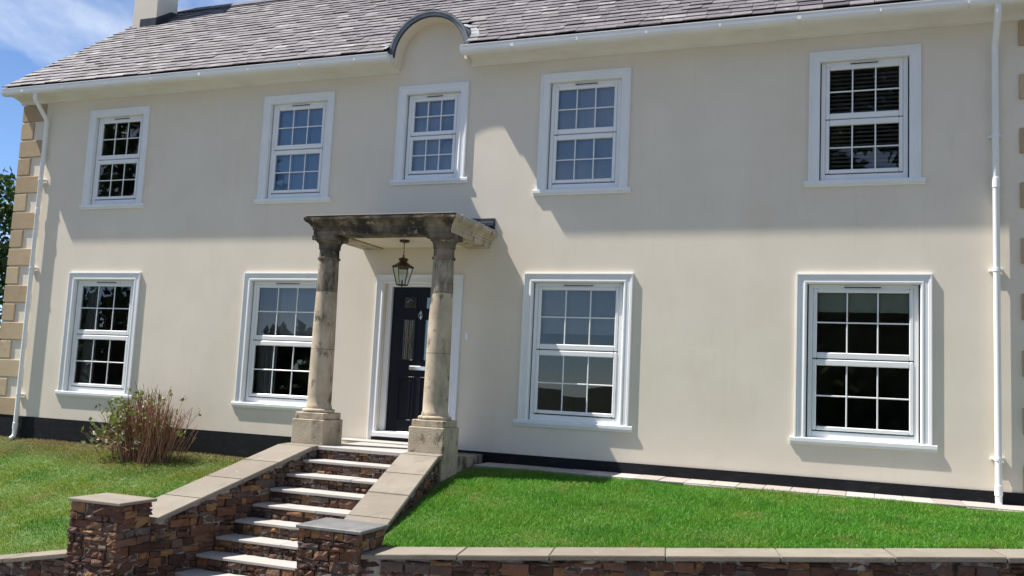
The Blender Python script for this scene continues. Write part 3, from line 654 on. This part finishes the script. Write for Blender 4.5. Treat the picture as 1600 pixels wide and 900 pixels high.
def cage(b):
    for q in range(6):
        b.tube([corner(.135, q, 2.57), corner(.075, q, 2.335)], .0055, 6); b.tube([corner(.135, q, 2.565), corner(.135, q+1, 2.565)], .006, 6); b.tube([corner(.075, q, 2.335), corner(.075, q+1, 2.335)], .007, 6)
    b.lathe(LX, LY, [(.07, 2.328), (.07, 2.335)], 6); b.tube([(LX, LY, 2.335), (LX, LY, 2.40)], .012, 8); b.lathe(LX, LY, [(.01, 2.325), (.012, 2.318), (.004, 2.31)], 8)
one('cage', 'copper', lan, cage)
for q in range(6): one('lantern_pane', 'lantern_glass', lan, lambda b: b.face([corner(.132, q, 2.562), corner(.132, q+1, 2.562), corner(.073, q+1, 2.34), corner(.073, q, 2.34)]), fix=False)
one('candle', 'upvc_white', lan, lambda b: b.lathe(LX, LY, [(.011, 2.40), (.011, 2.47), (.004, 2.485), (.001, 2.50)], 10))

# ================================================================== STEPS, SIDE WALLS, PIERS
flare = lambda y: .62+.18*max(-1.44-y, 0)
steps = thing('stone_steps', (0, -2.8, -1.3), 'flight of pale slab steps with dark rubble risers climbing to the porch', 'steps')
one('landing', 'tread_stone', steps, lambda b: b.box(-.625, .625, -1.455, -.035, LZ-.045, LZ, b=.006))
one('landing_step', 'tread_stone', steps, lambda b: b.box(-1.04, .62, -.33, -.03, LZ-.002, LZ+.02, b=.006))
one('landing_base', 'mottled_stone', steps, lambda b: (b.box(.63, 1.06, -1.0, -.035, -.25, LZ-.06, b=.008), b.box(-1.06, -.63, -1.0, -.035, -.4, LZ-.002, b=.008), b.box(-.62, .62, -1.36, -.04, -.4, LZ-.047)))
NS = 10; NY = lambda n: -1.44-.252*n; NZ = lambda n: LZ-.1565*n
def core(b):
    for n in range(1, NS+1):
        w = flare(NY(n)); b.box(-w, w, NY(n)+.022+.05, NY(n-1)+.10, NZ(n)-.25, NZ(n)-.036)
    for n in range(1, NS+1):
        w = flare(NY(n-1)); b.box(-w, w, NY(n-1)+.035, NY(n-1)+.08, NZ(n)-.02, NZ(n-1)-.037)
one('mortar_bed', 'mortar', steps, core)
for n in range(1, NS+1):
    w = flare(NY(n)); cuts = [-w, w] if n % 2 else [-w, rn(-.2, .2), w]
    for i in range(len(cuts)-1): one('tread', 'tread_stone', steps, lambda b: b.box(cuts[i]+.002, cuts[i+1]-.002, NY(n)-.004+rn(-.006, .006), NY(n-1)+.034, NZ(n)-.034, NZ(n)+rn(-.002, .002), b=.006))
    w = flare(NY(n-1)); rubble(steps, (-w, NY(n-1)+.045, 0), (1, 0, 0), (0, -1, 0), 2*w, NZ(n)-.003, NZ(n-1)-.036, depth=.034, hmin=.05, hmax=.08 if n % 2 else .13, wmin=.11, wmax=.30)
YE = PYB+.01
cop_z = lambda y: .205-.30*(-1.52-y) if y < -1.52 else .205
for sx in (-1, 1):
    lab = 'sloping side wall of the steps along the yellowing lawn, pale coping slabs' if sx < 0 else 'sloping side wall of the steps along the lush green lawn, pale coping slabs'
    sw = thing('stair_wall', (sx*1.1, -2.7, -1.2), lab, 'wall', 'side walls of the steps')
    XI = lambda y: sx*(flare(y)); XO = lambda y: sx*(flare(y)+.45)
    def wcore(b):
        ys = np.linspace(-1.36, YE, 8)
        for k in range(7):
            y0, y1 = ys[k], ys[k+1]
            V = [(XI(y0)+sx*.03, y0, -1.6), (XO(y0)-sx*.03, y0, -1.6), (XO(y1)-sx*.03, y1, -1.6), (XI(y1)+sx*.03, y1, -1.6)]
            b.hexa(V+[(x, y, cop_z(y)-.05) for x, y, _ in V])
    one('mortar_core', 'mortar', sw, wcore)
    cuts = [-1.375, -1.56, -2.12, -2.66, -3.22, YE]
    for i in range(5):
        ya, yb = cuts[i]-.003, cuts[i+1]+.003; e = .028
        if i == 0: ya = -1.37
        V = [(XI(ya)-sx*e, ya), (XO(ya)+sx*e, ya), (XO(yb)+sx*e, yb), (XI(yb)-sx*e, yb)]
        dz = rn(-.003, .003)
        def cop(b):
            bm = bmesh.new(); vs_ = [bm.verts.new((x, y, cop_z(y)-.052+dz)) for x, y in V]+[bm.verts.new((x, y, cop_z(y)+dz)) for x, y in V]
            for f in [(3, 2, 1, 0), (4, 5, 6, 7), (0, 1, 5, 4), (1, 2, 6, 5), (2, 3, 7, 6), (3, 0, 4, 7)]: bm.faces.new([vs_[j] for j in f])
            bmesh.ops.bevel(bm, geom=list(bm.edges), offset=.007, segments=2, affect='EDGES'); bm.verts.index_update()
            b.mesh([v.co[:] for v in bm.verts], [[v.index for v in f.verts] for f in bm.faces], random.random()); bm.free()
        one('coping', 'coping_stone', sw, cop)
    L_ = math.hypot(YE+1.44, .18*(YE+1.44)); ud = Vector((sx*.18, -1, 0)).normalized()
    top = lambda u: cop_z(-1.44+ud.y*u)-.056
    bot = lambda u: (NZ(0)-.1565*max(u*abs(ud.y), 0)/.252)-.22
    nin = Vector((-sx, -.18, 0)).normalized()
    rubble(sw, Vector((XI(-1.44)+sx*.03, -1.44, 0)), ud, nin, L_, -1.45, .15, depth=.026, topfn=top, botfn=bot, hmin=.05, hmax=.125, wmin=.14, wmax=.40)
    if sx > 0:
        rubble(sw, Vector((XO(-1.44)-.03, -1.44, 0)), ud, Vector((1, .18, 0)), L_, -.6, .15, depth=.026, topfn=top, hmin=.05, hmax=.125, wmin=.14, wmax=.40)
    # pier
    lab = 'square rubble stone pier with a pale cap beside the yellowing lawn' if sx < 0 else 'square rubble stone pier with a grey slate cap beside the lush lawn'
    pier = thing('gate_pier', (sx*1.35, -4.03, -1.4), lab, 'pier', 'piers at the foot of the steps')
    xa, xb = sorted((sx*PX0, sx*PX1))
    one('mortar_core', 'mortar', pier, lambda b: b.box(xa+.03, xb-.03, PYF+.03, PYB-.03, -1.6, PZ-.032))
    one('cap', 'coping_stone' if sx < 0 else 'cap_slate', pier, lambda b: b.box(xa-.018, xb+.018, PYF-.018, PYB+.018, PZ-.032, PZ, .75, .006))
    wd = xb-xa; dp_ = PYB-PYF
    rubble(pier, (xa, PYF+.03, 0), (1, 0, 0), (0, -1, 0), wd, -1.5, PZ-.034, depth=.026, hmin=.04, hmax=.13, wmin=.12, wmax=.36)
    rubble(pier, (xb-.03, PYF, 0), (0, 1, 0), (1, 0, 0), dp_, -1.5, PZ-.034, depth=.026, hmin=.04, hmax=.13, wmin=.12, wmax=.36)
    rubble(pier, (xa+.03, PYB, 0), (0, -1, 0), (-1, 0, 0), dp_, -1.5, PZ-.034, depth=.026, hmin=.07, hmax=.14, wmin=.16, wmax=.34)
# retaining walls
for nm, A0, B0 in (('r', RA, RB), ('l', LA, LB)):
    d2 = Vector((B0.x-A0.x, B0.y-A0.y, 0)); Ln = d2.length; ud = d2.normalized(); sl_ = (B0.z-A0.z)/Ln
    nn = Vector((ud.y, -ud.x, 0)) if nm == 'r' else Vector((-ud.y, ud.x, 0))
    wl_ = thing('retaining_wall', (A0.x, A0.y, -1.3), 'low rubble wall with long pale coping holding up the lush lawn' if nm == 'r' else 'low rubble wall with pale coping holding up the yellowing lawn', 'wall', 'retaining walls beside the steps')
    def pt(u, off, dz): q = Vector((A0.x, A0.y, A0.z))+ud*u-nn*off; return (q.x, q.y, A0.z+sl_*u+dz)
    def rcore(b):
        V = [pt(0, .05, 0), pt(Ln, .05, 0), pt(Ln, RW-.02, 0), pt(0, RW-.02, 0)]
        b.hexa([(x, y, -2.6) for x, y, z in V]+[(x, y, z-.05) for x, y, z in V])
    one('mortar_core', 'mortar', wl_, rcore)
    u = 0.002
    while u < Ln:
        w = rn(.75, 1.0); ub = min(u+w, Ln); dz = rn(-.002, .002)
        def cop(b):
            c = [(u+.003, 0), (ub-.003, 0), (ub-.003, RW), (u+.003, RW)]; f0 = rn(-.005, .005)
            V = [pt(a, o_+(f0 if o_ == 0 else 0), 0) for a, o_ in c]
            bm = bmesh.new(); vs_ = [bm.verts.new((x, y, z-.042+dz)) for x, y, z in V]+[bm.verts.new((x, y, z+dz)) for x, y, z in V]
            for f in [(3, 2, 1, 0), (4, 5, 6, 7), (0, 1, 5, 4), (1, 2, 6, 5), (2, 3, 7, 6), (3, 0, 4, 7)]: bm.faces.new([vs_[j] for j in f])
            bmesh.ops.bevel(bm, geom=list(bm.edges), offset=.006, segments=2, affect='EDGES'); bm.verts.index_update()
            b.mesh([v.co[:] for v in bm.verts], [[v.index for v in f.verts] for f in bm.faces], random.random()); bm.free()
        one('coping', 'coping_stone', wl_, cop); u = ub
    vis = 6.6 if nm == 'r' else 1.7
    Z0 = A0.z-(.55 if nm == 'r' else .45)
    Zt = A0.z-.04+(sl_*vis if sl_ > 0 else 0)
    rubble(wl_, Vector((A0.x, A0.y, 0))-nn*.05, ud, nn, vis, Z0+(sl_*vis if sl_ < 0 else 0), Zt, depth=.022, topfn=lambda u_: A0.z+sl_*u_-.048, botfn=lambda u_: A0.z+sl_*u_-.62, hmin=.05, hmax=.135, wmin=.14, wmax=.36)

# ================================================================== WINDOW DRESSINGS (things hanging inside)
def blind(cx, w, z0, z1, mat, label, cat='blind', y=.20, group=None):
    b = MB(); n = 12
    for k in range(n):
        xa, xb = cx-w/2+w*k/n, cx-w/2+w*(k+1)/n; yy = lambda x: y+.004*math.sin(x*7+z0)
        b.face([(xa, yy(xa), z0), (xb, yy(xb), z0), (xb, yy(xb), z1), (xa, yy(xa), z1)]); b.face([(xa, yy(xa)+.003, z0), (xa, yy(xa)+.003, z1), (xb, yy(xb)+.003, z1), (xb, yy(xb)+.003, z0)])
    b.box(cx-w/2, cx+w/2, y-.006, y+.010, z0-.018, z0+.004); b.tube([(cx-w/2, y+.02, z1+.01), (cx+w/2, y+.02, z1+.01)], .02, 10)
    tag(b.build('roller_blind', mat, None), label, cat, group)
def curtain(x0, x1, z0, z1, label, y=.21, mat='curtain_grey'):
    b = MB(); n = 40; P = [(x0+(x1-x0)*k/n, y+.022*math.sin(k*1.15)+.008*math.sin(k*.43)) for k in range(n+1)]
    for k in range(n):
        for s in (0, .004): b.face([(P[k][0], P[k][1]+s, z0), (P[k+1][0], P[k+1][1]+s, z0), (P[k+1][0], P[k+1][1]+s, z1), (P[k][0], P[k][1]+s, z1)])
    b.tube([(x0-.02, y, z1+.012), (x1+.02, y, z1+.012)], .012, 8)
    tag(b.build('curtain', mat, None, True), label, 'curtain')
blind(-2.275, .98, 3.72, 5.19, 'blind_sky_tinted', 'pale blind coloured with the blue sky reflection in the upper window over the left column of the porch', y=.125)
blind(0, .82, 3.95, 5.18, 'blind_sky_tinted', 'pale blind coloured with the blue sky reflection in the small window under the arched gable', y=.125)
blind(2.275, .98, 3.72, 5.19, 'blind_sky_tinted', 'pale blind coloured with the blue sky reflection in the upper window right of the arched gable', y=.125)
blind(2.275, 1.22, 1.80, 2.43, 'blind_cream', 'pale roller blind half lowered in the ground floor window right of the door', y=.14)
blind(-2.275, 1.22, 1.50, 2.43, 'blind_cream', 'pale roller blind in the ground floor window behind the porch column', y=.23)
blind(5.79, 1.22, 2.15, 2.43, 'blind_green', 'greenish blind rolled up high in the ground floor window by the downpipe', y=.13)
curtain(-6.36, -6.08, .66, 2.44, 'grey curtain drawn aside in the ground floor window behind the shrub')
curtain(-2.84, -2.50, .66, 2.42, 'grey curtain drawn aside in the ground floor window behind the porch column', y=.20)
vb = thing('venetian_blind', (5.79, .2, 3.75), 'dark slatted venetian blind in the upper window by the downpipe', 'blind')
one('headrail', 'slat_brown', vb, lambda b: b.box(5.30, 6.28,   .12, .165, 5.16, 5.20, b=.004))
for k in range(27):
    z = 5.13-k*.052
    one('slat', 'slat_brown', vb, lambda b: b.hexa([(5.31, .121, z-.017), (6.27, .121, z-.017), (6.27, .160, z+.013), (5.31, .160, z+.013), (5.31, .119, z-.014), (6.27, .119, z-.014), (6.27, .158, z+.016), (5.31, .158, z+.016)]))
one('cord', 'slat_brown', vb, lambda b: [b.tube([(x, .117, 3.72), (x, .117, 5.16)], .002, 5) for x in (5.5, 6.08)])

# ================================================================== PLANTS
def leaf(b, p, d, n, L, W, a):
    d = d.normalized(); s = d.cross(n).normalized(); m = p+d*L*.45
    b.mesh([p, m+s*W/2-n*L*.03, p+d*L, m-s*W/2-n*L*.03, m+n*L*.05], [(0, 1, 4), (1, 2, 4), (2, 3, 4), (3, 0, 4)], a)
rv = lambda: Vector((random.gauss(0, 1), random.gauss(0, 1), random.gauss(0, 1))).normalized()
shrub = thing('shrub', (-4.2, -.55, -.25), 'straggly shrub of bare red brown stems with a few leaves against the house', 'shrub')
sb_ = MB(); lb = MB(); pb2 = MB(); tips = []
for i in range(330):
    base = Vector((-4.16+random.gauss(0, .22), -.52+random.gauss(0, .10), lawn_left(-4.2, -.5)-.02))
    ax = random.gauss(0, .20)+(base.x+4.16)*.7; ay = random.gauss(0, .16)-.05; h = rn(.6, 1.2)*(1-.5*min(abs(ax), 1.))*(1-.35*min(abs(base.x+4.1), .6))
    if i % 17 == 0: ax = rn(.32, .55); h = rn(.45, .7)
    k1 = base+Vector((ax*h*.45+rn(-.02, .02), ay*h*.4, h*.5)); k2 = base+Vector((ax*h+rn(-.03, .03), ay*h, h)); r = rn(.0045, .0085)
    if k2.y > -.06: k2.y = -.06-rn(0, .05)
    if k1.y > -.07: k1.y = -.07
    a = random.random(); sb_.tube([base, k1, k2], [r, r*.8, r*.45], 5, a); tips.append(k2)
    for q in range(random.randint(0, 2)):
        t = rn(.35, .85); p0 = k1.lerp(k2, t) if random.random() < .6 else base.lerp(k1, t); p1 = p0+Vector((rn(-.10, .10), rn(-.12, .06), rn(.05, .2)))
        if p1.y > -.05: p1.y = -.05
        sb_.tube([p0, p1], [r*.55, r*.3], 4, a); tips.append(p1)
for t in tips:
    left = t.x < -4.4
    if random.random() < (.60 if left else .05 if t.z < .62 else .11):
        for q in range(random.randint(3, 7) if left else random.randint(3, 5)):
            leaf(lb, t+Vector((rn(-.05, .05), rn(-.05, .02), rn(-.06, .03))), (rv()+Vector((0, -.3, .35))), rv(), rn(.05, .10), rn(.03, .06), rn(.25, 1))
for i in range(120):
    p = Vector((-4.78+random.gauss(0, .17), -.62+random.gauss(0, .13), -.02+abs(random.gauss(0, .20))-.1)); p.y = min(p.y, -.08)
    st = p+Vector((rn(.1, .25), .05, -.12)); sb_.tube([Vector((st.x, st.y, min(st.z, p.z-.02))), p], [.004, .002], 4, random.random())
    leaf(lb if i % 3 else pb2, p, rv()+Vector((-.3, -.4, .1)), rv(), rn(.07, .13), rn(.045, .08), rn(0, .8))
for i in range(44):
    p = random.choice(tips)+Vector((rn(-.04, .04), -.03, rn(-.25, .02))); p.y = min(p.y, -.07)
    if p.x > -4.0 and i % 3: continue
    for q in range(8): leaf(pb2, p+rv()*.02, rv(), rv(), rn(.02, .045), rn(.018, .035), random.random())
sb_.build('stems', 'bark_red', shrub, fix=False)['kind'] = 'stuff'; lb.build('leaves', 'leaf_bush', shrub, fix=False)['kind'] = 'stuff'; pb2.build('flower_heads', 'petal_dry', shrub, fix=False)['kind'] = 'stuff'

def tree(loc, H, R_, n, label, seed, group=None, low=.12, lsize=.2):
    random.seed(seed); loc = Vector(loc); t = thing('tree', loc, label, 'tree', group); tb = MB(); cb = MB()
    tb.tube([loc+Vector((0, 0, -.3)), loc+Vector((.05, .1, H*.3)), loc+Vector((.2, -.1, H*.62)), loc+Vector((.1, .1, H*.92))], [.05*H*.6, .04*H*.6, .022*H*.6, .02], 10)
    cl = []
    for i in range(46):
        zz = H*rn(low, .97); f = math.sin(min(max((zz/H-low*.6)/(1.02-low*.6), 0.02), 1)*math.pi)**.6; a = rn(0, 6.283); rr = R_*f*rn(.35, 1.)
        e = loc+Vector((rr*math.cos(a), rr*math.sin(a), zz)); s0 = loc+Vector((.1, 0, max(zz-rr*.6, H*.08)))
        tb.tube([s0, s0.lerp(e, .55)+Vector((0, 0, .15*rr*.3)), e], [.09, .05, .015], 6); cl.append((e, rn(.10, .2)*H*.75))
    per = n//len(cl)
    for (e, r) in cl:
        sh = rn(-.2, .2)
        for k in range(per):
            d = rv(); p = e+Vector((d.x*r, d.y*r, d.z*r*.7))*rn(.35, 1.)**.5
            leaf(cb, p, rv()+Vector((0, 0, -.2)), rv(), lsize*rn(.7, 1.3), lsize*.6*rn(.7, 1.3), min(max(random.random()*.8+.1+sh, 0), 1))
    tb.build('trunk', 'bark', t, True, fix=False); cb.build('crown', 'leaf_tree', t, fix=False)
tree((-20.3, 8.8, -2.8), 9.3, 3.4, 15000, 'dense dark green tree standing beyond the quoined corner of the house', 11, lsize=.24)
random.seed(99)
# trees of the garden across the drive, seen only as reflections in the panes
for (x, y, z, H, R_, s, lab) in ((7.2, -25, .4, 19, 6.5, 1, 'broad leafy tree mirrored in the panes of the venetian blind window'), (15.5, -29, .8, 14, 5.5, 2, 'leafy tree at the edge of the mirrored view beside the quoins by the downpipe'), (2.2, -31, .2, 15.5, 3.6, 6, 'narrow tall tree mirrored between the sash windows by the downpipe'),
        (-27, -22, -3, 19, 6.5, 3, 'tall leafy tree mirrored in the upper window above the shrub'), (-16.5, -20.5, -1.2, 4.0, 3.6, 8, 'low round bush mirrored in the lower panes behind the porch column'), (-37, -27, -3, 18, 7, 4, 'wide leafy tree mirrored in the ground floor window behind the shrub')):
    tree((x, y, z), H, R_, 20000 if s == 1 else 9000 if x > 0 else 5000, lab, s, 'garden trees across the drive', low=.02 if s == 1 else .06, lsize=.62 if s == 1 else .5)
